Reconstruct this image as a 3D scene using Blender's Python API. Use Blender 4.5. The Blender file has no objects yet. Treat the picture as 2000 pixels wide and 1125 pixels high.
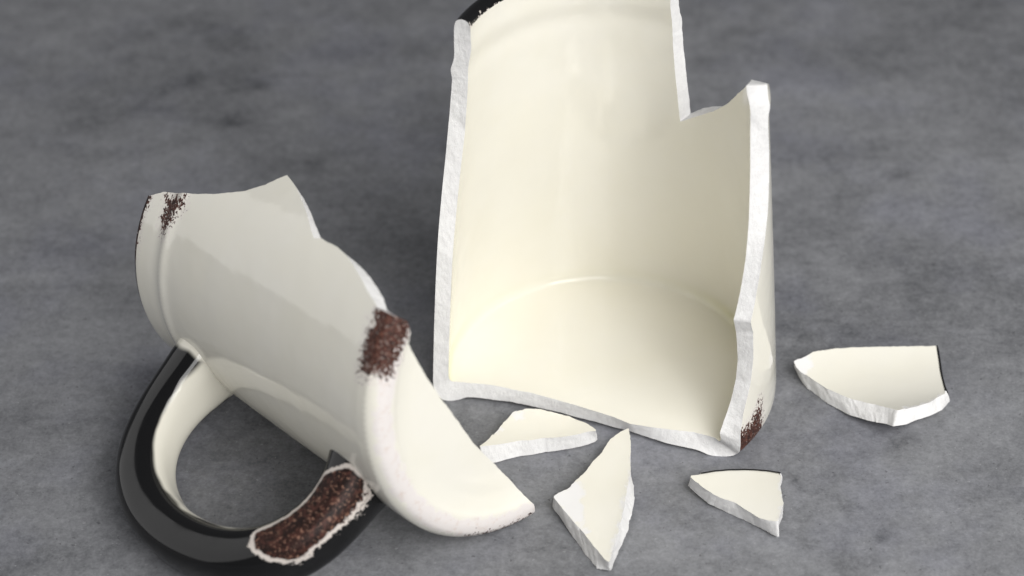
import bpy, math, random
from mathutils import Vector, Matrix, noise, geometry
PI=math.pi; rad=math.radians
C=bpy.context.scene.collection; scene=bpy.context.scene
S=0.043                      # metres per mug radius

# ------------------------------------------------------------- camera
CX,CY,CZ=-0.5231,-10.3688,8.5507; PITCH=0.6462; ROLL=-0.025
cam=bpy.data.cameras.new('camera'); co=bpy.data.objects.new('camera',cam); C.objects.link(co)
Fv=Vector((0,math.cos(PITCH),-math.sin(PITCH))); R0=Vector((1,0,0)); U0=Vector((0,math.sin(PITCH),math.cos(PITCH)))
Rv=R0*math.cos(ROLL)+U0*math.sin(ROLL); Uv=-R0*math.sin(ROLL)+U0*math.cos(ROLL)
M=Matrix((Rv,Uv,-Fv)).transposed().to_4x4(); M.translation=Vector((CX,CY,CZ))*S
co.matrix_world=M
cam.sensor_width=36; cam.lens=4500/2000*36; cam.clip_start=0.01; cam.clip_end=200
cam.dof.use_dof=True; cam.dof.focus_distance=12.75*S; cam.dof.aperture_fstop=11.0
scene.camera=co

# ------------------------------------------------------------- light
w=bpy.data.worlds.new('World'); scene.world=w; w.use_nodes=True
bg=w.node_tree.nodes['Background']; bg.inputs[0].default_value=(0.93,0.95,1.0,1); bg.inputs[1].default_value=0.13
def area(name,loc,target,sx,sy,power,col=(1,1,1)):
    l=bpy.data.lights.new(name,'AREA'); l.shape='RECTANGLE'; l.size=sx; l.size_y=sy; l.energy=power; l.color=col
    o=bpy.data.objects.new(name,l); C.objects.link(o); o.location=loc
    o.rotation_euler=(Vector(target)-Vector(loc)).to_track_quat('-Z','Y').to_euler()
    return o
area('key_softbox',(0.42,-0.38,0.57),(0.02,-0.01,0.03),0.50,0.50,4.7,(1.0,0.99,0.97))
area('left_softbox',(-1.05,0.10,0.42),(0.0,0.0,0.03),1.1,0.75,2.5,(1.0,0.99,0.98))
area('front_softbox',(0.26,-0.90,0.76),(0.0,0.0,0.05),0.7,0.45,7.4,(1.0,0.99,0.98))
vs=scene.view_settings; vs.view_transform='Standard'; vs.look='None'; vs.exposure=0; vs.gamma=1

# ------------------------------------------------------------- node helpers
class NT:
    def __init__(s,name):
        s.m=bpy.data.materials.new(name); s.m.use_nodes=True; s.t=s.m.node_tree; s.n=s.t.nodes; s.l=s.t.links
        s.b=s.n['Principled BSDF']
    def new(s,ty,**k):
        n=s.n.new(ty)
        for a,v in k.items(): setattr(n,a,v)
        return n
    def put(s,sock,v):
        if hasattr(v,'is_output') : s.l.new(v,sock)
        elif isinstance(v,(tuple,list)): sock.default_value=tuple(v)+((1,) if len(v)==3 and len(sock.default_value)==4 else ())
        else: sock.default_value=v
    def math(s,op,a,b=0.0,c=None,clamp=False):
        n=s.new('ShaderNodeMath',operation=op,use_clamp=clamp); s.put(n.inputs[0],a); s.put(n.inputs[1],b)
        if c is not None: s.put(n.inputs[2],c)
        return n.outputs[0]
    def vm(s,op,a,b=(0,0,0)):
        n=s.new('ShaderNodeVectorMath',operation=op); s.put(n.inputs[0],a); s.put(n.inputs[1],b); return n
    def noise(s,vec,scale,detail=4,rough=.55,dist=0.0,color=False):
        n=s.new('ShaderNodeTexNoise'); s.put(n.inputs['Vector'],vec); n.inputs['Scale'].default_value=scale
        n.inputs['Detail'].default_value=detail; n.inputs['Roughness'].default_value=rough; n.inputs['Distortion'].default_value=dist
        return n.outputs['Color' if color else 'Fac']
    def ramp(s,v,a,b,c=0.0,d=1.0,smooth=True):
        n=s.new('ShaderNodeMapRange'); n.interpolation_type='SMOOTHSTEP' if smooth else 'LINEAR'
        s.put(n.inputs[0],v); n.inputs[1].default_value=a; n.inputs[2].default_value=b; n.inputs[3].default_value=c; n.inputs[4].default_value=d
        return n.outputs[0]
    def mix(s,f,a,b):
        n=s.new('ShaderNodeMix',data_type='RGBA'); s.put(n.inputs[0],f); s.put(n.inputs[6],a); s.put(n.inputs[7],b); return n.outputs[2]
    def mixf(s,f,a,b):
        n=s.new('ShaderNodeMix',data_type='FLOAT'); s.put(n.inputs[0],f); s.put(n.inputs[2],a); s.put(n.inputs[3],b); return n.outputs[0]
    def bump(s,h,strength,dist,normal=None):
        n=s.new('ShaderNodeBump'); n.inputs['Strength'].default_value=strength; n.inputs['Distance'].default_value=dist
        s.put(n.inputs['Height'],h)
        if normal is not None: s.put(n.inputs['Normal'],normal)
        return n.outputs[0]
    def attr(s,name): return s.new('ShaderNodeAttribute',attribute_name=name).outputs['Fac']
    def co(s): return s.new('ShaderNodeTexCoord').outputs['Object']
    def set(s,**k):
        for a,v in k.items(): s.put(s.b.inputs[a.replace('_',' ')],v)

CREAM=(0.855,0.828,0.728)
def glaze(name,base=CREAM,chip=False):
    """cream glaze; attribute wear: >0 brown worn glaze, attribute bare: >0 unglazed clay"""
    m=NT(name); co_=m.co()
    v1=m.noise(co_,60,3); col=m.mix(m.ramp(v1,.3,.7,0,.35),base,(base[0]*1.03,base[1]*1.04,base[2]*1.10))
    # brown speckled wear
    sp=m.noise(co_,1350,2,.6); big=m.noise(co_,320,3,.6)
    f=m.math('ADD',m.attr('wear'),m.math('MULTIPLY',m.math('SUBTRACT',sp,.5),.24))
    f=m.math('ADD',f,m.math('MULTIPLY',m.math('SUBTRACT',big,.5),.10))
    wm=m.ramp(f,0.0,0.012)
    br=m.mix(m.ramp(m.noise(co_,1300,4,.7),.35,.7),(0.022,0.009,0.007),(0.14,0.055,0.038))
    pale=m.ramp(f,-.055,-.02,0,.55)
    col=m.mix(pale,col,(0.80,0.74,0.70))
    br=m.mix(m.math('MULTIPLY',m.ramp(m.noise(co_,1500,3,.6),.56,.66),m.ramp(f,.15,.02,.15,.8)),br,(0.50,0.42,0.38))
    col=m.mix(wm,col,br)
    # bare clay
    bm=m.ramp(m.math('ADD',m.attr('bare'),m.math('MULTIPLY',m.math('SUBTRACT',big,.5),.12)),-.015,.02); bm=m.math('MULTIPLY',bm,m.math('SUBTRACT',1.0,wm))
    clay=(0.85,0.84,0.83) if chip else m.mix(m.ramp(m.noise(co_,520,5,.7),.50,.75),(0.80,0.755,0.73),(0.70,0.60,0.54))
    col=m.mix(m.math('MULTIPLY',m.attr('pool'),.6),col,(0.80,0.785,0.47))
    col=m.mix(bm,col,clay)
    rough=m.mixf(wm,m.ramp(m.noise(co_,300,3),.3,.7,.06,.11),.55); rough=m.mixf(bm,rough,.6)
    low=m.noise(co_,42,3,.5); pin=m.noise(co_,1600,2,.5)
    h=m.math('ADD',m.math('MULTIPLY',low,.00045),m.math('MULTIPLY',pin,.0000035))
    h=m.math('ADD',h,m.math('MULTIPLY',wm,m.math('MULTIPLY',sp,.00010)))
    m.set(Base_Color=col,Roughness=rough,Normal=m.bump(h,1.0,1.0),IOR=1.5)
    m.set(Specular_IOR_Level=m.mixf(m.math('MAXIMUM',wm,bm,clamp=True),.5,.25))
    m.b.inputs['Subsurface Weight'].default_value=.0
    return m.m
MAT={}
MAT['glaze']=glaze('cream_glaze'); MAT['shard']=glaze('shard_glaze',chip=True)
m=NT('broken_clay'); c_=m.co()
g=m.noise(c_,1500,5,.7); g2=m.noise(c_,420,4,.65); 
n_=m.new('ShaderNodeTexNoise'); mp=m.new('ShaderNodeMapping'); m.put(mp.inputs[0],c_); mp.inputs['Scale'].default_value=(1,1,.35); mp.inputs['Rotation'].default_value=(.5,.3,.6)
st=m.noise(mp.outputs[0],800,4,.65)
col=m.mix(m.ramp(g2,.35,.7),(0.79,0.782,0.775),(0.84,0.835,0.825))
pit=m.ramp(m.noise(c_,2300,2,.5),.30,.40,1,0)
col=m.mix(m.math('MULTIPLY',pit,.22),col,(0.50,0.48,0.46))
h=m.math('ADD',m.math('MULTIPLY',g,.00014),m.math('ADD',m.math('MULTIPLY',g2,.00022),m.math('MULTIPLY',st,.00028)))
m.set(Base_Color=col,Roughness=.85,Normal=m.bump(h,.7,1.0)); m.set(Specular_IOR_Level=.25); MAT['clay']=m.m
def blackg(name,handle=False):
    m=NT(name); c_=m.co()
    n1=m.noise(c_,42,1); sp=m.noise(c_,950,3,.65); big=m.noise(c_,200,3,.6)
    black=(0.0075,0.0075,0.008)
    col=black; rough=m.ramp(m.noise(c_,250,3),.3,.7,.07,.12)
    if handle:
        jit=m.math('MULTIPLY',m.math('SUBTRACT',m.noise(c_,70,2),.5),.07)
        cf=m.ramp(m.math('ADD',m.attr('cream'),jit),-.012,.012)
        col=m.mix(cf,col,CREAM)
    # wear: pale ring, brown inside, crumbly
    f=m.math('ADD',m.attr('wear'),m.math('MULTIPLY',m.math('SUBTRACT',big,.5),.06))
    f=m.math('ADD',f,m.math('MULTIPLY',m.math('SUBTRACT',sp,.5),m.attr('crumb')))
    pale=m.ramp(f,0.0,.008); brown=m.ramp(f,.022,.034)
    mott=m.noise(c_,700,4,.7)
    br=m.mix(m.ramp(mott,.42,.70),(0.013,0.006,0.005),(0.085,0.033,0.024))
    br=m.mix(m.ramp(m.noise(c_,1300,3,.6),.56,.66,0,.6),br,(0.36,0.20,0.14))
    col=m.mix(pale,col,(0.66,0.60,0.55)); col=m.mix(brown,col,br)
    rough=m.mixf(pale,rough,.45); rough=m.mixf(brown,rough,.5)
    h=m.math('ADD',m.math('MULTIPLY',n1,.0009),m.math('MULTIPLY',m.math('MULTIPLY',pale,mott),.00012))
    m.set(Base_Color=col,Roughness=rough,Normal=m.bump(h,1.0,1.0)); m.set(Specular_IOR_Level=m.mixf(brown,.38,.22)); return m.m
MAT['black']=blackg('black_glaze'); MAT['handle']=blackg('handle_glaze',True)

# table: grey mottled concrete
m=NT('grey_stone_table'); c_=m.new('ShaderNodeTexCoord').outputs['Object']
warp=m.vm('ADD',c_,m.vm('MULTIPLY',m.vm('SUBTRACT',m.noise(c_,28,4,.6,color=True),(.5,.5,.5)).outputs[0],(.02,.02,0)).outputs[0]).outputs[0]
a=m.noise(warp,9,6,.6); b=m.noise(warp,34,6,.62,.6); d=m.noise(c_,150,6,.7); e=m.noise(c_,1400,3,.6)
mp=m.new('ShaderNodeMapping'); m.put(mp.inputs[0],warp); mp.inputs['Rotation'].default_value=(0,0,.35); mp.inputs['Scale'].default_value=(.45,1.5,1)
st=m.noise(mp.outputs[0],30,5,.6,.8)
val=m.math('ADD',m.math('MULTIPLY',m.math('SUBTRACT',a,.5),.72),m.math('ADD',m.math('MULTIPLY',m.math('SUBTRACT',b,.5),.32),m.math('MULTIPLY',m.math('SUBTRACT',st,.5),.40)))
val=m.math('ADD',val,m.math('ADD',m.math('MULTIPLY',m.math('SUBTRACT',d,.5),.52),m.math('ADD',m.math('MULTIPLY',m.math('SUBTRACT',m.noise(c_,520,5,.7),.5),.58),m.math('MULTIPLY',m.math('SUBTRACT',e,.5),.36))))
# dark stains at their own places on the table
SPOTS=[(-2.77,4.21,.30,.16,-.5,.5),(-2.5,3.95,.26,.10,-.5,.5),(-3.25,3.05,.34,.11,.3,.55),(-2.42,2.93,.26,.12,-.1,.55),(-2.3,3.42,.22,.09,.4,.4),(-2.9,3.45,.2,.08,.4,.4),
 (1.96,2.08,.12,.06,0,.4),(1.59,-1.30,.10,.05,.2,.0),(.98,-1.38,.10,.075,-.4,.5),(1.24,-1.49,.14,.10,-.2,.55),(1.43,-1.30,.045,.05,0,.85),(1.05,-.86,.05,.05,0,.9),
 (1.10,-.62,.05,.04,.3,.4),(1.62,-.62,.10,.05,.3,.5),(.30,-1.10,.06,.03,.3,.5),(1.30,-1.10,.11,.07,.5,.35),(1.35,.55,.10,.05,.2,.4),(-1.9,2.45,.3,.14,.2,.45),(-2.0,1.2,.2,.1,.2,.35),(.88,3.6,.3,.12,.1,.35),(1.1,-1.62,.12,.06,0,.6)]
stain=None
for (x,y,rx,ry,an,k) in SPOTS:
    mp=m.new('ShaderNodeMapping',vector_type='TEXTURE'); m.put(mp.inputs[0],warp)
    mp.inputs['Location'].default_value=(x*S,y*S,0); mp.inputs['Rotation'].default_value=(0,0,an); mp.inputs['Scale'].default_value=(rx*S*1.5,ry*S*1.5,1)
    ln=m.vm('LENGTH',mp.outputs[0]).outputs['Value']
    v=m.math('MULTIPLY',m.ramp(ln,0,1.0,1,0),k)
    stain=v if stain is None else m.math('MAXIMUM',stain,v)
stain=m.math('MULTIPLY',stain,m.ramp(d,.3,.75,1.0,.35))
val=m.math('SUBTRACT',val,m.math('MULTIPLY',stain,.40))
shade=m.ramp(val,-.42,.42,0,1,False)
col=m.mix(shade,(0.050,0.052,0.058),(0.345,0.350,0.367))
tint=m.ramp(m.noise(c_,22,4,.6),.45,.68)
col=m.mix(m.math('MULTIPLY',tint,.35),col,m.mix(shade,(0.065,0.068,0.087),(0.312,0.318,0.39)))
# tiny light nicks and dark pits
nick=m.ramp(m.noise(c_,800,3,.6),.665,.72); pit=m.ramp(m.noise(c_,560,3,.62),.655,.70)
col=m.mix(m.math('MULTIPLY',nick,.45),col,(0.42,0.42,0.43)); col=m.mix(m.math('MULTIPLY',pit,.55),col,(0.05,0.05,0.055))
m.set(Base_Color=col,Roughness=m.ramp(b,.3,.7,.5,.7)); m.set(Specular_IOR_Level=.3)
h=m.math('ADD',m.math('MULTIPLY',d,.00020),m.math('MULTIPLY',e,.00012)); m.set(Normal=m.bump(h,.6,1.0)); MAT['table']=m.m

# ------------------------------------------------------------- mesh helpers
def mesh_obj(name,verts,faces,mat,parent,normals=None,attrs=None):
    """verts in mug units; keeps only the vertices in use"""
    used=sorted({i for f in faces for i in f}); mp={j:i for i,j in enumerate(used)}
    me=bpy.data.meshes.new(name)
    me.from_pydata([Vector(verts[j])*S for j in used],[],[[mp[i] for i in f] for f in faces])
    me.polygons.foreach_set('use_smooth',[True]*len(me.polygons))
    for an,vals in (attrs or {}).items():
        at=me.attributes.new(an,'FLOAT','POINT'); at.data.foreach_set('value',[float(vals[j]) for j in used])
    me.materials.append(mat); me.update()
    if normals is not None: me.normals_split_custom_set_from_vertices([normals[j] for j in used])
    o=bpy.data.objects.new(name,me); C.objects.link(o)
    if parent: o.parent=parent
    return o
def root(name,label,cat,group,mat=None):
    o=bpy.data.objects.new(name,None); C.objects.link(o); o.empty_display_size=.01
    o['label']=label; o['category']=cat; o['group']=group
    if mat is not None: o.matrix_world=mat
    return o
def hermite(knots,x):
    """monotone-ish piecewise cubic through (x,y..) knots"""
    n=len(knots)
    if x<=knots[0][0]: return knots[0][1:]
    if x>=knots[-1][0]: return knots[-1][1:]
    i=0
    while knots[i+1][0]<x: i+=1
    a,b=knots[i],knots[i+1]; h=b[0]-a[0]; t=(x-a[0])/h; out=[]
    for k in range(1,len(a)):
        d=(b[k]-a[k])/h
        def sl(j):
            if j==0: return (knots[1][k]-knots[0][k])/(knots[1][0]-knots[0][0])
            if j==n-1: return (knots[-1][k]-knots[-2][k])/(knots[-1][0]-knots[-2][0])
            d1=(knots[j][k]-knots[j-1][k])/(knots[j][0]-knots[j-1][0]); d2=(knots[j+1][k]-knots[j][k])/(knots[j+1][0]-knots[j][0])
            return 0 if d1*d2<=0 else 2*d1*d2/(d1+d2)
        m0,m1=sl(i),sl(i+1)
        out.append((2*t**3-3*t*t+1)*a[k]+(t**3-2*t*t+t)*h*m0+(-2*t**3+3*t*t)*b[k]+(t**3-t*t)*h*m1)
    return tuple(out)
# ---- the mug's profile
H=2.328; RT=.8338; BUL=.0069; T=.088; ZF=.102; RC=1-T-.012
def rf(z): u=z/H; return 1+(RT-1)*u+BUL*4*u*(1-u)
def bell(x,w): return math.exp(-(x/w)**2)
OUTK=[(0,0,.026),(.5,.5,.027),(.76,.76,.026),(.81,.812,.018),(.858,.860,.002),(.90,.898,0.0),(.945,.942,.008),(.985,.975,.034),(1.03,.993,.07),(1.09,rf(.115),.115),(1.16,rf(.17),.17)]
def prof_out(s):
    if s<1.16: return hermite(OUTK,s)
    z=s-1; z=.17+(z-.16)*(H-.17)/(H-.16)
    r=rf(z)+.011*bell(z-2.005,.040)-.005*bell(z-2.10,.05)+.004*bell(z-H+.05,.06)
    return (r,z)
def prof_in(s):
    z=ZF+(s-1)*(H-ZF)/H
    if s<=.955: return (RC*s,ZF)
    if s>=1.06:
        return (rf(z)-T-.006*bell(z-2.14,.07)+.005*bell(z-2.02,.07),z)
    a=Vector((RC*.955,ZF+.001)); zb=ZF+.06*(H-ZF)/H; b=Vector((rf(ZF)-T,ZF)); c=Vector((rf(zb)-T,zb)); t=(s-.955)/.105
    p=a*(1-t)**2+b*2*t*(1-t)+c*t*t
    return (p.x,p.y)
def warp_r(phi,z): return .0035*noise.noise(Vector((math.cos(phi)*1.6,math.sin(phi)*1.6,z*1.1)))
def P_out(s,phi):
    r,z=prof_out(s); r+=warp_r(phi,z)*min(1,s); return Vector((r*math.cos(phi),r*math.sin(phi),z))
def P_in(s,phi):
    r,z=prof_in(s)
    if .93<s<1.09 and .6<phi<1.4: z+=.030*max(0,noise.noise(Vector((phi*16,s*14,2))))*bell(s-1.0,.03)*math.sin((phi-.6)/.8*PI)
    r+=warp_r(phi,z)*min(1,s); return Vector((r*math.cos(phi),r*math.sin(phi),z))
def nrm(P,s,phi,sign):
    e=.004; s0=max(s,.02)
    ds=P(s0+e,phi)-P(s0-e,phi); dp=P(s0,phi+e)-P(s0,phi-e)
    n=ds.cross(dp); n.normalize()
    return n*sign      # ds x dp : points up on the floor, inward on the wall
def s_in(z): return 1+(z-ZF)*H/(H-ZF)
def s_out(z): return 1+z if z>.16 else 1+z*.9

def resample(path,step,jit,seed,closed=True):
    """path items: (din_x,din_y,dout_x,dout_y,kind,mode) in the unrolled plane. mode 'p' interpolates in polar, 'c' cartesian."""
    rnd=random.Random(seed); out=[]
    n=len(path)
    for i in range(n if closed else n-1):
        A,B=path[i],path[(i+1)%n]
        mode=A[3]
        def lerp(a,b,t):
            if mode=='p':
                return (a[0]+(b[0]-a[0])*t, a[1]+(b[1]-a[1])*t)
            ax,ay=a[0]*math.cos(a[1]),a[0]*math.sin(a[1]); bx,by=b[0]*math.cos(b[1]),b[0]*math.sin(b[1])
            x,y=ax+(bx-ax)*t,ay+(by-ay)*t
            ph=math.atan2(y,x)
            while ph<a[1]-PI: ph+=2*PI
            while ph>a[1]+PI: ph-=2*PI
            return (math.hypot(x,y),ph)
        L=math.hypot(B[0][0]-A[0][0],(B[0][1]-A[0][1])*.9) if mode=='p' else math.hypot(B[0][0]*math.cos(B[0][1])-A[0][0]*math.cos(A[0][1]),B[0][0]*math.sin(B[0][1])-A[0][0]*math.sin(A[0][1]))
        k=max(1,int(L/step))
        for j in range(k):
            t=j/k; out.append([lerp(A[0],B[0],t),lerp(A[1],B[1],t),A[2]])
    # light smoothing rounds the traced corners only slightly, then jitter
    N=len(out)
    if jit:
        for i in range(N):
            if out[i][2]!='rim' and out[i-1][2]!='rim':
                a=i*step*1.0
                for q in (0,1):
                    (s,ph)=out[i][q]
                    f1=noise.noise(Vector((a*9,seed+q*7.1,0)))*jit*1.0+noise.noise(Vector((a*38,seed+q*3.3,5)))*jit*.7
                    f2=noise.noise(Vector((a*9,seed+q*7.1,9)))*jit*1.0+noise.noise(Vector((a*38,seed+q*3.3,12)))*jit*.7
                    out[i][q]=(s+f1,ph+f2/max(.6,min(1,s)))
    return out
def tri(poly,pts):
    vs_=[Vector(p) for p in poly]+[Vector(p) for p in pts]
    n=len(poly)
    r=geometry.delaunay_2d_cdt(vs_,[(i,(i+1)%n) for i in range(n)],[],0,1e-7)
    V,Fc,ov=r[0],r[2],r[3]
    mp=[(o[0] if o else None) for o in ov]
    # inside test by ray casting on centroids
    def inside(x,y):
        c=False; j=n-1
        for i in range(n):
            xi,yi=poly[i]; xj,yj=poly[j]
            if (yi>y)!=(yj>y) and x<(xj-xi)*(y-yi)/(yj-yi)+xi: c=not c
            j=i
        return c
    F=[]
    for f in Fc:
        cx=sum(V[i].x for i in f)/3; cy=sum(V[i].y for i in f)/3
        if inside(cx,cy) and all(mp[i] is not None for i in f): F.append([mp[i] for i in f])
    return F
def near_filter(poly,pts,dmin):
    """drop points closer than dmin to the outline (grid hash)"""
    g={}
    for x,y in poly: g.setdefault((int(x//dmin),int(y//dmin)),[]).append((x,y))
    out=[]
    for x,y in pts:
        a,b=int(x//dmin),int(y//dmin); ok=True
        for i in (-1,0,1):
            for j in (-1,0,1):
                for (u,v) in g.get((a+i,b+j),()):
                    if (u-x)**2+(v-y)**2<dmin*dmin: ok=False
        if ok: out.append((x,y))
    return out

def strip(Pi,Po,kinds,rowsn,rough,seed,rimh,updir,lap=0):
    """rows of vertices between the inner and the outer edge; returns verts, faces split into clay and rim"""
    N=len(Pi); K=rowsn; V=[]
    for i in range(N):
        a,b=Pi[i],Po[i]; nx=Pi[(i+1)%N]; pv=Pi[i-1]; nxo=Po[(i+1)%N]; pvo=Po[i-1]
        along=(nx-pv)+(nxo-pvo); across=b-a
        n=across.cross(along)
        if n.length<1e-9: n=Vector((0,0,1))
        n.normalize()
        wid=across.length
        for k in range(K+1):
            t=k/K; p=a.lerp(b,t)
            if kinds[i]=='rim' or kinds[i-1]=='rim':
                q=2*t-1; p=a.lerp(b,.5+q/2)+updir(i)*rimh*math.sqrt(max(0,1-q*q))
                if lap and k<=1: p=a-updir(i)*lap*(1-k)+Vector((0,0,.004+.004*k))
            elif 0<k<K:
                e=math.sin(PI*t)**.35
                d=noise.noise(p*3.0+Vector((seed,0,0)))*.3+noise.noise(p*14+Vector((0,seed,0)))*.20+noise.noise(p*45)*.28
                rk=rough*min(1.0,wid/.08)
                p=p+n*(d*rk*e)
            V.append(p)
    fc,fr=[],[]
    for i in range(N):
        j=(i+1)%N
        for k in range(K):
            q=[i*(K+1)+k,i*(K+1)+k+1,j*(K+1)+k+1,j*(K+1)+k]
            (fr if kinds[i]=='rim' else fc).append(q)
    return V,fc,fr
def flip_if(V,faces,cen,sgn=1):
    """consistent winding: outward from the body"""
    return faces

def pip_dist(poly,x,y):
    n=len(poly); c=False; d=1e9; j=n-1
    for i in range(n):
        xi,yi=poly[i]; xj,yj=poly[j]
        if (yi>y)!=(yj>y) and x<(xj-xi)*(y-yi)/(yj-yi)+xi: c=not c
        dx,dy=xj-xi,yj-yi; t=max(0,min(1,((x-xi)*dx+(y-yi)*dy)/(dx*dx+dy*dy+1e-12)))
        d=min(d,math.hypot(x-xi-t*dx,y-yi-t*dy)); j=i
    return d if c else -d

def bowl_piece(rt,path,seed,wear_out,phmin,phmax,rimwear=None):
    R=resample(path,.014,.0035,seed)
    kinds=[r[2] for r in R]
    pin=[(r[0][0]*math.cos(r[0][1]),r[0][0]*math.sin(r[0][1])) for r in R]
    pout=[(r[1][0]*math.cos(r[1][1]),r[1][0]*math.sin(r[1][1])) for r in R]
    ss=[.06+.06*i for i in range(12)]+[.78,.81,.84,.855,.87,.885,.90,.915,.93,.945,.96,.975,.985,1.0,1.015,1.03,1.05,1.07,1.09,1.12,1.15,1.18]
    s=1.22
    while s<1+H: ss.append(s); s+=.04 if s<2.85 else .018
    res={}
    for side,poly,P in (('in',pin,P_in),('out',pout,P_out)):
        pts=[]
        for k,s in enumerate(ss):
            n=max(8,int(2*PI*min(s,1.15)/.036))
            for j in range(n): 
                a=2*PI*(j+.5*(k%2))/n; pts.append((s*math.cos(a),s*math.sin(a)))
        # keep points inside the sector of interest quickly
        x0=min(p[0] for p in poly); x1=max(p[0] for p in poly); y0=min(p[1] for p in poly); y1=max(p[1] for p in poly)
        pts=[p for p in pts if x0<p[0]<x1 and y0<p[1]<y1]
        pts=near_filter(poly,pts,.011)
        F=tri(poly,pts)
        D=list(poly)+pts
        SP=[(math.hypot(*p),math.atan2(p[1],p[0])) for p in D]
        V=[P(s,a) for s,a in SP]
        sg=1 if side=='in' else -1
        Nn=[nrm(P,s,a,sg) for s,a in SP]
        if side=='out': F=[f[::-1] for f in F]
        wear=[-1.0]*len(V); bare=[-1.0]*len(V); pool=[bell(s-1.03,.055)*(.12+.9*bell(abs(a)-PI,.5)+.9*bell(a-.35,.4) if side=='in' else 0) for s,a in SP]
        if side=='out':
            for i,(s,a) in enumerate(SP):
                d=-1.0
                ad=math.degrees(a)
                for pp in wear_out:
                    for o in (0,360,-360):
                        if abs(ad+o-pp[0][0])<40: d=max(d,pip_dist([(rad(u)*.95,v) for u,v in pp],rad(ad+o)*.95,s))
                wear[i]=d
                if s<1.1: bare[i]=.058-abs(s-.915)
        fb=[];fw=[]
        for f in F:
            sm=sum(SP[i][0] for i in f)/3
            (fb if sm<1.0 else fw).append(f)
        res[side]=(V,Nn,wear,bare,fb,fw,pool)
    (Vi,Ni,wi,bi,fbi,fwi,pi_),(Vo,No,wo,bo,fbo,fwo,po_)=res['in'],res['out']
    n0=len(Vi); V=Vi+Vo; Nn=Ni+No; at=dict(wear=wi+wo,bare=bi+bo,pool=pi_+po_)
    off=lambda F:[[i+n0 for i in f] for f in F]
    wall=mesh_obj('wall',V,fwi+off(fwo),MAT['glaze'],rt,Nn,at)
    base=mesh_obj('base',V,fbi+off(fbo),MAT['glaze'],rt,Nn,at)
    N=len(R)
    SV,fc,fr=strip(Vi[:N],Vo[:N],kinds,9,.008,seed,.044,lambda i:Vector((0,0,1)))
    # path runs counter-clockwise: reverse so that faces look away from the body
    fc=[f[::-1] for f in fc]; fr=[f[::-1] for f in fr]
    mesh_obj('fracture_edge',SV,fc,MAT['clay'],rt)
    if fr:
        wr=[-1.0]*len(SV)
        if rimwear:
            for i,p in enumerate(SV):
                ph=math.degrees(math.atan2(p.y,p.x))
                wr[i]=rimwear(ph,(i%10)/9.0)
        mesh_obj('rim',SV,fr,MAT['black'],rt,None,dict(wear=wr,crumb=[.12]*len(SV)))
    return SV

d=rad
def pt(inn,out,kind='clay',mode='p'): return (inn,out,kind,mode)
def W(zi,pi_,zo,po,kind='clay'): return ((s_in(zi),d(pi_)),(s_out(zo),d(po)),kind,'p')
def B(xi,yi,xo,yo):
    return ((math.hypot(xi,yi)/RC,math.atan2(yi,xi)%(2*PI)),(math.hypot(xo,yo),math.atan2(yo,xo)%(2*PI)),'clay','c')
GROUP='pieces of one broken cream mug'
ZR=H-.045
# ============================================================ the setting: the table top
def build_table():
    me=bpy.data.meshes.new('table_top'); s=1.0
    me.from_pydata([(-s,-s,0),(s,-s,0),(s,s,0),(-s,s,0),(-s,-s,-.03),(s,-s,-.03),(s,s,-.03),(-s,s,-.03)],[],[(0,1,2,3),(7,6,5,4),(0,4,5,1),(1,5,6,2),(2,6,7,3),(3,7,4,0)])
    me.materials.append(MAT['table']); o=bpy.data.objects.new('table_top',me); C.objects.link(o); o['kind']='structure'; return o
build_table()

# ============================================================ large standing fragment
TP=2*PI
std=[
 ((.935,d(-45.7)),(.975,d(-42.9)),'clay','p'),
 W(.19,-47.5,.13,-43.0), W(.265,-44.6,.22,-42.6), W(.36,-40.6,.31,-41.0), W(.47,-37.4,.46,-36.8), W(.595,-35.8,.615,-34.6),
 W(.775,-36.6,.785,-34.6), W(.878,-38.2,.870,-36.0), W(.905,-37.0,.90,-35.2), W(1.03,-32.6,1.05,-30.8), W(1.2,-27.3,1.22,-25.6), W(1.39,-23.0,1.42,-18.4), W(1.6,-19.6,1.6,-14.2),
 W(1.76,-17.3,1.74,-12.3), W(1.93,-15.2,1.88,-12.4), W(2.065,-16.2,2.04,-10.5), W(2.178,-17.8,2.09,-5.5),
 W(2.13,-9,2.05,-1), W(2.045,3,2.00,4), W(1.93,12,1.90,12), W(1.80,21.5,1.80,20.5), W(1.66,30.5,1.68,30.5), W(1.55,39,1.535,40), W(1.455,48,1.455,49.6), W(1.374,56,1.385,54.8),
 W(1.58,57.2,1.60,56.0), W(1.82,58.4,1.83,57.2), W(2.05,59,2.03,58.2), W(2.19,59.3,2.15,59.0),
 W(ZR,59.6,ZR,59.6,'rim'), W(ZR,161.0,ZR,160.8),
 W(2.16,159.8,2.13,161.0), W(1.97,160.2,1.96,161.0), W(1.61,161.4,1.74,162.4), W(1.345,166,1.465,165.5), W(1.11,170.5,1.205,170.2), W(.88,176,.97,175), W(.59,180,.65,179.5), W(.295,182.3,.32,182),
 ((1.03,d(183.6)),(1.06,d(184)),'clay','p'), ((.955,d(183.6)),(.95,d(186.2)),'clay','c'),
 B(-.655,-.091,-.80,-.097), B(-.421,-.174,-.539,-.158), B(-.189,-.284,-.248,-.27), B(.038,-.405,.039,-.403), B(.122,-.467,.12,-.44), B(.32,-.519,.319,-.551), 
]
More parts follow.
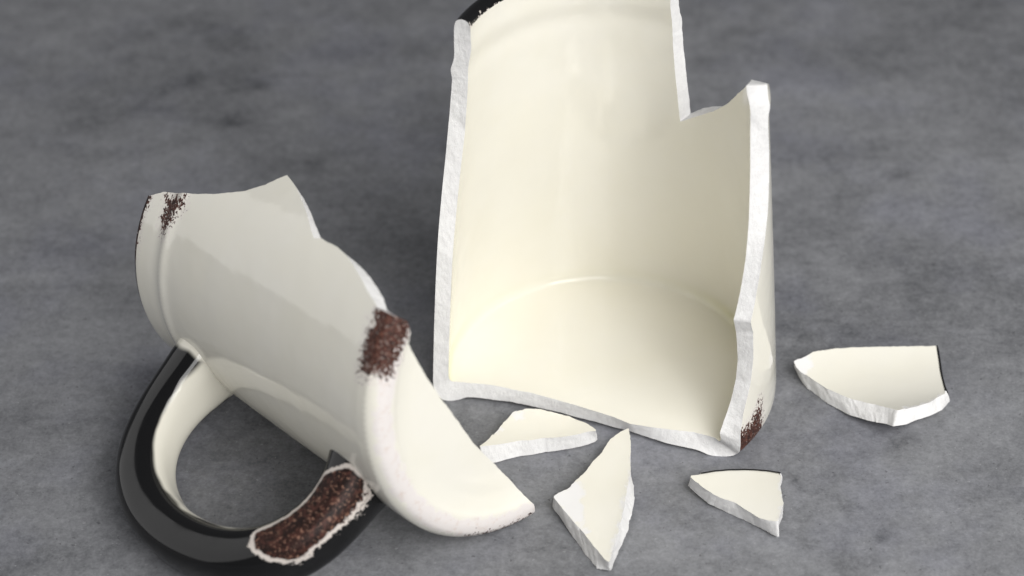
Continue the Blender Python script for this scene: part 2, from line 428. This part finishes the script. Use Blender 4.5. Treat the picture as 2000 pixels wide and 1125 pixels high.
# make the chord angles continuous with the last wall angle (all in 180..360)
std=std[:-6]+[B(-.655,-.091,-.80,-.097), B(-.421,-.174,-.539,-.158), B(-.189,-.284,-.248,-.27), B(.038,-.405,.039,-.403), B(.122,-.467,.12,-.44), B(.32,-.519,.319,-.551), ((.80,d(-49.5)+TP),(.835,d(-49.4)+TP),'clay','c')]
r1=root('mug_fragment','largest mug fragment, standing upright with open front and notched right wall','mug fragment',GROUP)
wS=[[(-50,1.19),(-44,1.19),(-37,1.20),(-31,1.27),(-29,1.20),(-28.5,.95),(-44,.95),(-50,.95)]]
bowl_piece(r1,std,11,wS,0,360,lambda ph,t:.005-.26*t)

# ============================================================ lying fragment with the handle
az,el=2.30847241,-0.13639804
wv=Vector((math.cos(el)*math.cos(az),math.cos(el)*math.sin(az),math.sin(el)))
uv=Vector((0,0,1)).cross(wv).normalized(); vv=wv.cross(uv)
LM=Matrix((uv,vv,wv)).transposed().to_4x4(); LM.translation=Vector((-0.49005816,-1.03596106,1.012))*S
r2=root('mug_fragment','mug fragment lying on its side with the black handle and part of the base','mug fragment',GROUP,LM)
def W2(z,p,di=0,dz=0,kind='clay'): return ((s_in(min(max(z+dz,ZF+.02),ZR)),d(p+di)),(s_out(z),d(p)),kind,'p')
lie=[
 ((.955,d(273.2)),(.955,d(271.5)),'clay','p'), ((1.03,d(273)),(1.08,d(271.5)),'clay','p'), W2(.3,277), W2(.5,286), W2(.75,291), W2(1.0,295.5), W2(1.3,298), W2(1.5,301), W2(1.8,302), W2(2.0,305),
 W2(ZR,307,0,0,'rim'), W2(ZR,400.3), 
 W2(2.183,404.3,.5), W2(2.10,405.4,.5), W2(2.043,406.2,.5), W2(1.90,408.8,.5), W2(1.75,411.7,.5), W2(1.64,414.3,.5), W2(1.532,417.2,.5), W2(1.419,422.2,.5), W2(1.33,428.4,0,0),
 W2(1.24,426.6,-.3,0), W2(1.127,423.6,-.5), W2(1.05,421.2,-.6), W2(.982,418.7,-.6), W2(.89,415.3,-.4), W2(.817,412.5,-.6), W2(.765,413.4,-.8), W2(.714,413.2,-.8), W2(.63,413.2,-.4), W2(.54,412.2,-.2), W2(.46,410.7,.2), W2(.386,408.9,.6), W2(.30,406.8,.8), W2(.221,404.5,.8), 
 ((1.06,d(402.5)),(1.12,d(402.2)),'clay','p'), ((.985,d(402)),(1.02,d(402.4)),'clay','p'), ((.92,d(401)),(.91,d(402.4)),'clay','c'),
]
def Bc(x,y,k=1.0):  # base chord, angle near 360..400
    a=math.atan2(y,x)+TP
    return ((math.hypot(x+.018,y-.008)/RC*k,math.atan2(y-.008,x+.018)+TP),(math.hypot(x,y),a),'clay','c')
lie+=[Bc(.655,.535),Bc(.672,.47),Bc(.593,.235),Bc(.49,-.01),Bc(.361,-.306),Bc(.19,-.604),Bc(.035,-.89)]
wL=[[(22.5,1.115),(30,1.125),(48,1.12),(48,.85),(36,.86),(24,.88)],[(262,.955),(300,.965),(300,.985),(262,1.0)],
    [(43,1+2.15),(46.5,1+1.98),(42,1+1.955),(37,1+1.975),(34.5,1+2.0),(29.5,1+2.055),(33,1+2.085),(37,1+2.10)],
    [(45,1+2.36),(42,1+2.275),(36,1+2.280),(28,1+2.295),(20,1+2.30),(16,1+2.31),(16,1+2.36)]]
SV=bowl_piece(r2,lie,37,wL,300,410,lambda ph,t:(.05 if (14<ph<42) else -.2)+(-.02 if t<.3 else 0))

# ---- handle, swept in the plane of the axis at PH
PH=rad(335.5)
CL=[(.76,1.83),(.90,1.835),(1.06,1.85),(1.24,1.84),(1.42,1.77),(1.57,1.64),(1.69,1.45),(1.745,1.21),(1.75,.95),(1.70,.66),(1.56,.43),(1.335,.31),(1.11,.325),(.93,.36),(.82,.40)]
def catmull(P,n):
    out=[]
    for i in range(len(P)-1):
        p0=P[max(i-1,0)];p1=P[i];p2=P[i+1];p3=P[min(i+2,len(P)-1)]
        for j in range(n):
            t=j/n
            out.append(tuple(.5*((2*p1[k])+(-p0[k]+p2[k])*t+(2*p0[k]-5*p1[k]+4*p2[k]-p3[k])*t*t+(-p0[k]+3*p1[k]-3*p2[k]+p3[k])*t**3) for k in range(len(p1))))
    out.append(P[-1]); return out
cl=catmull(CL,10)
for _i in range(170): cl=[cl[0]]+[tuple((cl[i-1][k]+2*cl[i][k]+cl[i+1][k])/4 for k in (0,1)) for i in range(1,len(cl)-1)]+[cl[-1]]
NS=len(cl); NTH=56
er=Vector((math.cos(PH),math.sin(PH),0)); en=Vector((-math.sin(PH),math.cos(PH),0)); ez=Vector((0,0,1))
HV=[];cream=[];wear=[];crumb=[]
PATCH=[(.722,1.0),(.688,.1),(.70,-.35),(.75,-.48),(.85,-.54),(.885,-.50),(.918,.2),(.915,1.1),(.895,1.6),(.80,1.35),(.745,1.5)]   # (fraction along, angle)
for i,(r,z) in enumerate(cl):
    a=cl[max(i-1,0)];b=cl[min(i+1,NS-1)]
    tg=Vector((b[0]-a[0],b[1]-a[1])).normalized(); no=Vector((-tg.y,tg.x))  # outward side of the loop (towards +z at the top)
    u=i/(NS-1)
    hw=.158*(1+.50*bell(u,.15)+.50*bell(1-u,.11)); ht=.134*(1+.14*bell(u-.42,.2)+.22*bell(u,.12)+.12*bell(u-.74,.12)+.35*bell(1-u,.08))
    for j in range(NTH):
        th=2*PI*j/NTH     # th=0 : +n side, th=90deg : outer side
        c,s_=math.cos(th),math.sin(th)
        ex=.72
        cc=math.copysign(abs(c)**ex,c); sc=math.copysign(abs(s_)**ex,s_)
        if s_<0: sc*=.96
        p2=(r+no.x*ht*sc, z+no.y*ht*sc)
        P=er*p2[0]+ez*p2[1]+en*(hw*cc)
        P+=P.normalized()*0.004*noise.noise(P*3)
        HV.append(P)
        # cream runs along the inner side; black ends just before the joints
        inner=(-s_-.74)*.14 if u>.02 else .2
        endc=.062-u if u<.5 else u-.948
        cream.append(max(inner,endc*1.4))
        ang=th if th<PI*1.5 else th-2*PI
        wear.append(pip_dist([(x*2.9,y*.15) for x,y in PATCH],u*2.9,ang*.15)); crumb.append(.02+.09*max(0,min(1,(ang-1.0)/.6)))
HF=[]
for i in range(NS-1):
    for j in range(NTH):
        k=(j+1)%NTH
        HF.append([i*NTH+j,i*NTH+k,(i+1)*NTH+k,(i+1)*NTH+j])
handle=mesh_obj('handle',HV,HF,MAT['handle'],r2,None,dict(cream=cream,wear=wear,crumb=crumb))
handle['label']='black glazed loop handle, cream on the inside, with a worn brown patch'
lo=min((LM@(p*S)).z for p in HV); print('handle lowest',lo/S,'body lowest',min((LM@(p*S)).z for p in SV)/S)

# ============================================================ small shards lying on the table
def shard(label,cx,cy,al,Rc,outline,seed,rimseg=(),wear=None,bare=None,th=.088,lift=0,tilt=None,rimh=.012,nudge=(0,0)):
    al=rad(al)
    P=[]
    n=len(outline)
    for i,(x,y,bx,by) in enumerate(outline):
        kind='rim' if i in rimseg else 'clay'
        P.append([(x,y),(x if bx is None else bx,y if by is None else by),kind])
    R=[]
    for i in range(n):
        A,Bq=P[i],P[(i+1)%n]
        L=math.dist(A[0],Bq[0]); k=max(1,int(L/.009))
        for j in range(k):
            t=j/k; R.append([tuple(A[q][c]+(Bq[q][c]-A[q][c])*t for c in (0,1)) for q in (0,1)]+[A[2]])
    N=len(R)
    # smooth the traced corners a little
    for it in range(2):
        R=[[tuple((R[i-1][q][c]+2*R[i][q][c]+R[(i+1)%N][q][c])/4 for c in (0,1)) for q in (0,1)]+[R[i][2]] for i in range(N)]
    jt=.006
    for i in range(N):
        if R[i][2]=='rim' or R[i-1][2]=='rim': continue
        for q in (0,1):
            x,y=R[i][q]; a=i*.01
            x+=jt*(noise.noise(Vector((a*12,seed+q,0)))*.9+noise.noise(Vector((a*45,seed+q,3)))*.6)
            y+=jt*(noise.noise(Vector((a*12,seed+q,7)))*.9+noise.noise(Vector((a*45,seed+q,11)))*.6)
            R[i][q]=(x,y)
    kinds=[r[2] for r in R]
    def top(x,y):
        q=-x*math.sin(al)+y*math.cos(al); return Vector((x,y,th+q*q/(2*Rc)+.003*noise.noise(Vector((x*4,y*4,seed)))))
    def bot(x,y):
        q=-x*math.sin(al)+y*math.cos(al); return Vector((x,y,q*q/(2*Rc)+.002*noise.noise(Vector((x*4,y*4,seed+9)))))
    g=.02; V=[];Fs=[];Nn=[];attw=[];attb=[]
    for side,f,q in (('in',top,0),('out',bot,1)):
        poly=[r[q] for r in R]
        x0=min(p[0] for p in poly); x1=max(p[0] for p in poly); y0=min(p[1] for p in poly); y1=max(p[1] for p in poly)
        gg=g if side=='in' else .04
        pts=[(x0+gg*(i+.5*(j%2)),y0+gg*j) for i in range(int((x1-x0)/gg)+1) for j in range(int((y1-y0)/gg)+1)]
        pts=near_filter(poly,pts,.008)
        F=tri(poly,pts); D=poly+pts; o=len(V)
        for x,y in D:
            p=f(x,y); nx=(f(x+.004,y)-f(x-.004,y)).cross(f(x,y+.004)-f(x,y-.004)).normalized()
            bd=-1.0
            if side=='in' and bare: bd=max(pip_dist(b_,x,y) for b_ in bare)
            if bd>0: p=p-Vector((0,0,min(.010,bd*1.5)))
            V.append(p); Nn.append(nx if side=='in' else -nx); attb.append(bd)
            attw.append(pip_dist(wear,x,y) if (wear and side=='in') else -1.0)
        Fs+=[[i+o for i in (t if side=='in' else t[::-1])] for t in F]
        if side=='in': ni=len(D)
    # sense of the traced outline
    A2=sum(R[i][0][0]*R[(i+1)%N][0][1]-R[(i+1)%N][0][0]*R[i][0][1] for i in range(N))
    def out2(i):
        a=R[i-1][0]; b=R[(i+1)%N][0]; v=Vector((b[1]-a[1],-(b[0]-a[0]),0)); v.normalize(); return v if A2>0 else -v
    SVv,fc,fr=strip(V[:N],V[ni:ni+N],kinds,9,.010,seed,rimh,out2,.007)
    if A2>0: fc=[f[::-1] for f in fc]; fr=[f[::-1] for f in fr]
    mat=Matrix.Translation(Vector((cx+nudge[0],cy+nudge[1],0)))
    if tilt: mat=mat@Matrix.Rotation(rad(tilt[1]),4,Vector((math.cos(rad(tilt[0])),math.sin(rad(tilt[0])),0)))
    zmin=min((mat@p).z for p in SVv+V)
    mat=Matrix.Translation((0,0,-zmin+.002+lift))@mat
    mat.translation=mat.translation*S
    r=root('mug_shard',label,'shard',GROUP,mat)
    mesh_obj('wall_piece',V,Fs,MAT['shard'],r,Nn,dict(wear=attw,bare=attb))
    mesh_obj('fracture_edge',SVv,fc,MAT['clay'],r)
    if fr: mesh_obj('rim',SVv,fr,MAT['black'],r,None,dict(wear=[-1.0]*len(SVv),crumb=[0.0]*len(SVv)))
    return r
_=None
A=[(-0.304,-0.101,_,_),(-0.216,0.023,_,_),(-0.133,0.139,_,_),(-0.106,0.166,_,_),(-0.063,0.171,_,_),(0.033,0.163,_,_),(0.177,0.115,_,_),(0.262,0.058,_,_),(0.32,-0.005,_,_),(0.333,-0.038,0.343,0.010),(0.287,-0.033,0.319,-0.03),(0.229,-0.058,0.245,-0.062),(0.127,-0.077,0.142,-0.085),(0.027,-0.078,0.032,-0.10),(-0.088,-0.089,-0.075,-0.12),(-0.189,-0.11,-0.177,-0.145),(-0.275,-0.124,-0.24,-0.175),(-0.332,-0.13,-0.321,-0.18)]
shard('cream shard lying between the standing fragment and the lying base, white break towards the viewer',-0.399,-0.486,20,.9,A,5,
      bare=[[(-.15,.12),(-.105,.175),(-.068,.175),(-.075,.10),(-.12,.085)],[(-.27,-.01),(-.22,.03),(-.20,.01),(-.245,-.045)]])
Bp=[(0.205,0.521,_,_),(0.209,0.398,_,_),(0.197,0.235,_,_),(0.190,0.124,0.207,0.135),(0.166,-0.002,0.21,0.01),(0.141,-0.146,0.183,-0.13),(0.104,-0.327,0.149,-0.275),(0.079,-0.423,0.108,-0.382),(0.060,-0.499,0.078,-0.46),(0.042,-0.571,0.050,-0.55),(0.028,-0.561,0.025,-0.53),(-0.025,-0.447,-0.02,-0.513),(-0.103,-0.284,-0.075,-0.398),(-0.168,-0.17,-0.136,-0.268),(-0.215,-0.091,-0.2,-0.129),(-0.239,-0.049,-0.250,-0.04),(-0.178,0.006,_,_),(-0.114,0.076,_,_),(-0.052,0.163,_,_),(-0.012,0.241,_,_),(0.043,0.322,_,_),(0.091,0.425,_,_),(0.148,0.488,_,_)]
shard('long pointed cream shard, its tip touching the front edge of the standing fragment','x' and -0.09,-1.013,78,.9,Bp,8,
      bare=[[(-.26,-.05),(-.11,.08),(-.055,.05),(-.07,0.0),(-.085,-.08),(-.08,-.16),(-.07,-.24),(-.055,-.33),(-.08,-.33),(-.20,-.14)],
            [(.25,.22),(.20,.22),(.168,.05),(.135,-.12),(.085,-.33),(.045,-.46),(.05,-.6),(.30,-.3)]])
Cp=[(-0.252,0.1,-0.262,0.12),(-0.191,0.129,_,_),(-0.112,0.16,_,_),(-0.032,0.175,_,_),(0.056,0.174,_,_),(0.116,0.162,_,_),(0.178,0.139,_,_),(0.249,0.097,_,_),(0.235,-0.001,_,_),(0.233,-0.07,_,_),(0.239,-0.121,_,_),(0.223,-0.172,_,_),(0.207,-0.215,_,_),(0.193,-0.271,0.198,-0.30),(0.141,-0.247,0.168,-0.27),(0.088,-0.21,0.125,-0.222),(0.043,-0.16,0.075,-0.175),(-0.009,-0.101,0.016,-0.125),(-0.04,-0.076,-0.035,-0.09),(-0.081,-0.061,-0.085,-0.055),(-0.137,-0.03,-0.155,-0.01),(-0.194,0.027,-0.205,0.045),(-0.232,0.068,-0.243,0.09)]
shard('smallest cream shard, flat triangle with a dark rim along its far side',0.675,-1.041,92,.85,Cp,21,rimseg=(1,2,3,4,5,6),
      bare=[[(.19,-.28),(.20,-.2),(.232,-.12),(.226,-.07),(.228,0),(.243,.1),(.28,.1),(.28,-.3)]])
Dp=[(-0.456,0.161,-0.442,0.19),(-0.381,0.193,_,_),(-0.306,0.226,_,_),(-0.203,0.237,_,_),(-0.09,0.249,_,_),(0.051,0.253,_,_),(0.247,0.257,_,_),(0.398,0.261,_,_),(0.395,0.159,_,_),(0.387,0.034,_,_),(0.385,-0.064,_,_),(0.381,-0.158,0.407,-0.15),(0.341,-0.192,0.354,-0.236),(0.275,-0.264,0.271,-0.312),(0.184,-0.323,0.169,-0.377),(0.124,-0.349,0.11,-0.43),(0.067,-0.394,0.035,-0.46),(0.021,-0.333,0.004,-0.40),(-0.076,-0.254,-0.057,-0.353),(-0.196,-0.164,-0.155,-0.263),(-0.295,-0.07,-0.246,-0.155),(-0.368,0.014,-0.33,-0.04),(-0.42,0.077,-0.395,0.044),(-0.445,0.116,-0.428,0.133)]
shard('thick cream shard lying apart at far right, dark rim on its right side',1.559,-0.108,8,.9,Dp,33,rimseg=(7,8,9,10),
      bare=[[(-.5,.1),(-.46,.2),(-.36,.21),(-.345,.15),(-.37,.07),(-.41,.04)],[(.10,-.40),(.115,-.325),(.19,-.30),(.28,-.245),(.335,-.18),(.40,-.14),(.43,-.2),(.2,-.42)]])
scene.render.resolution_x=1024; scene.render.resolution_y=576
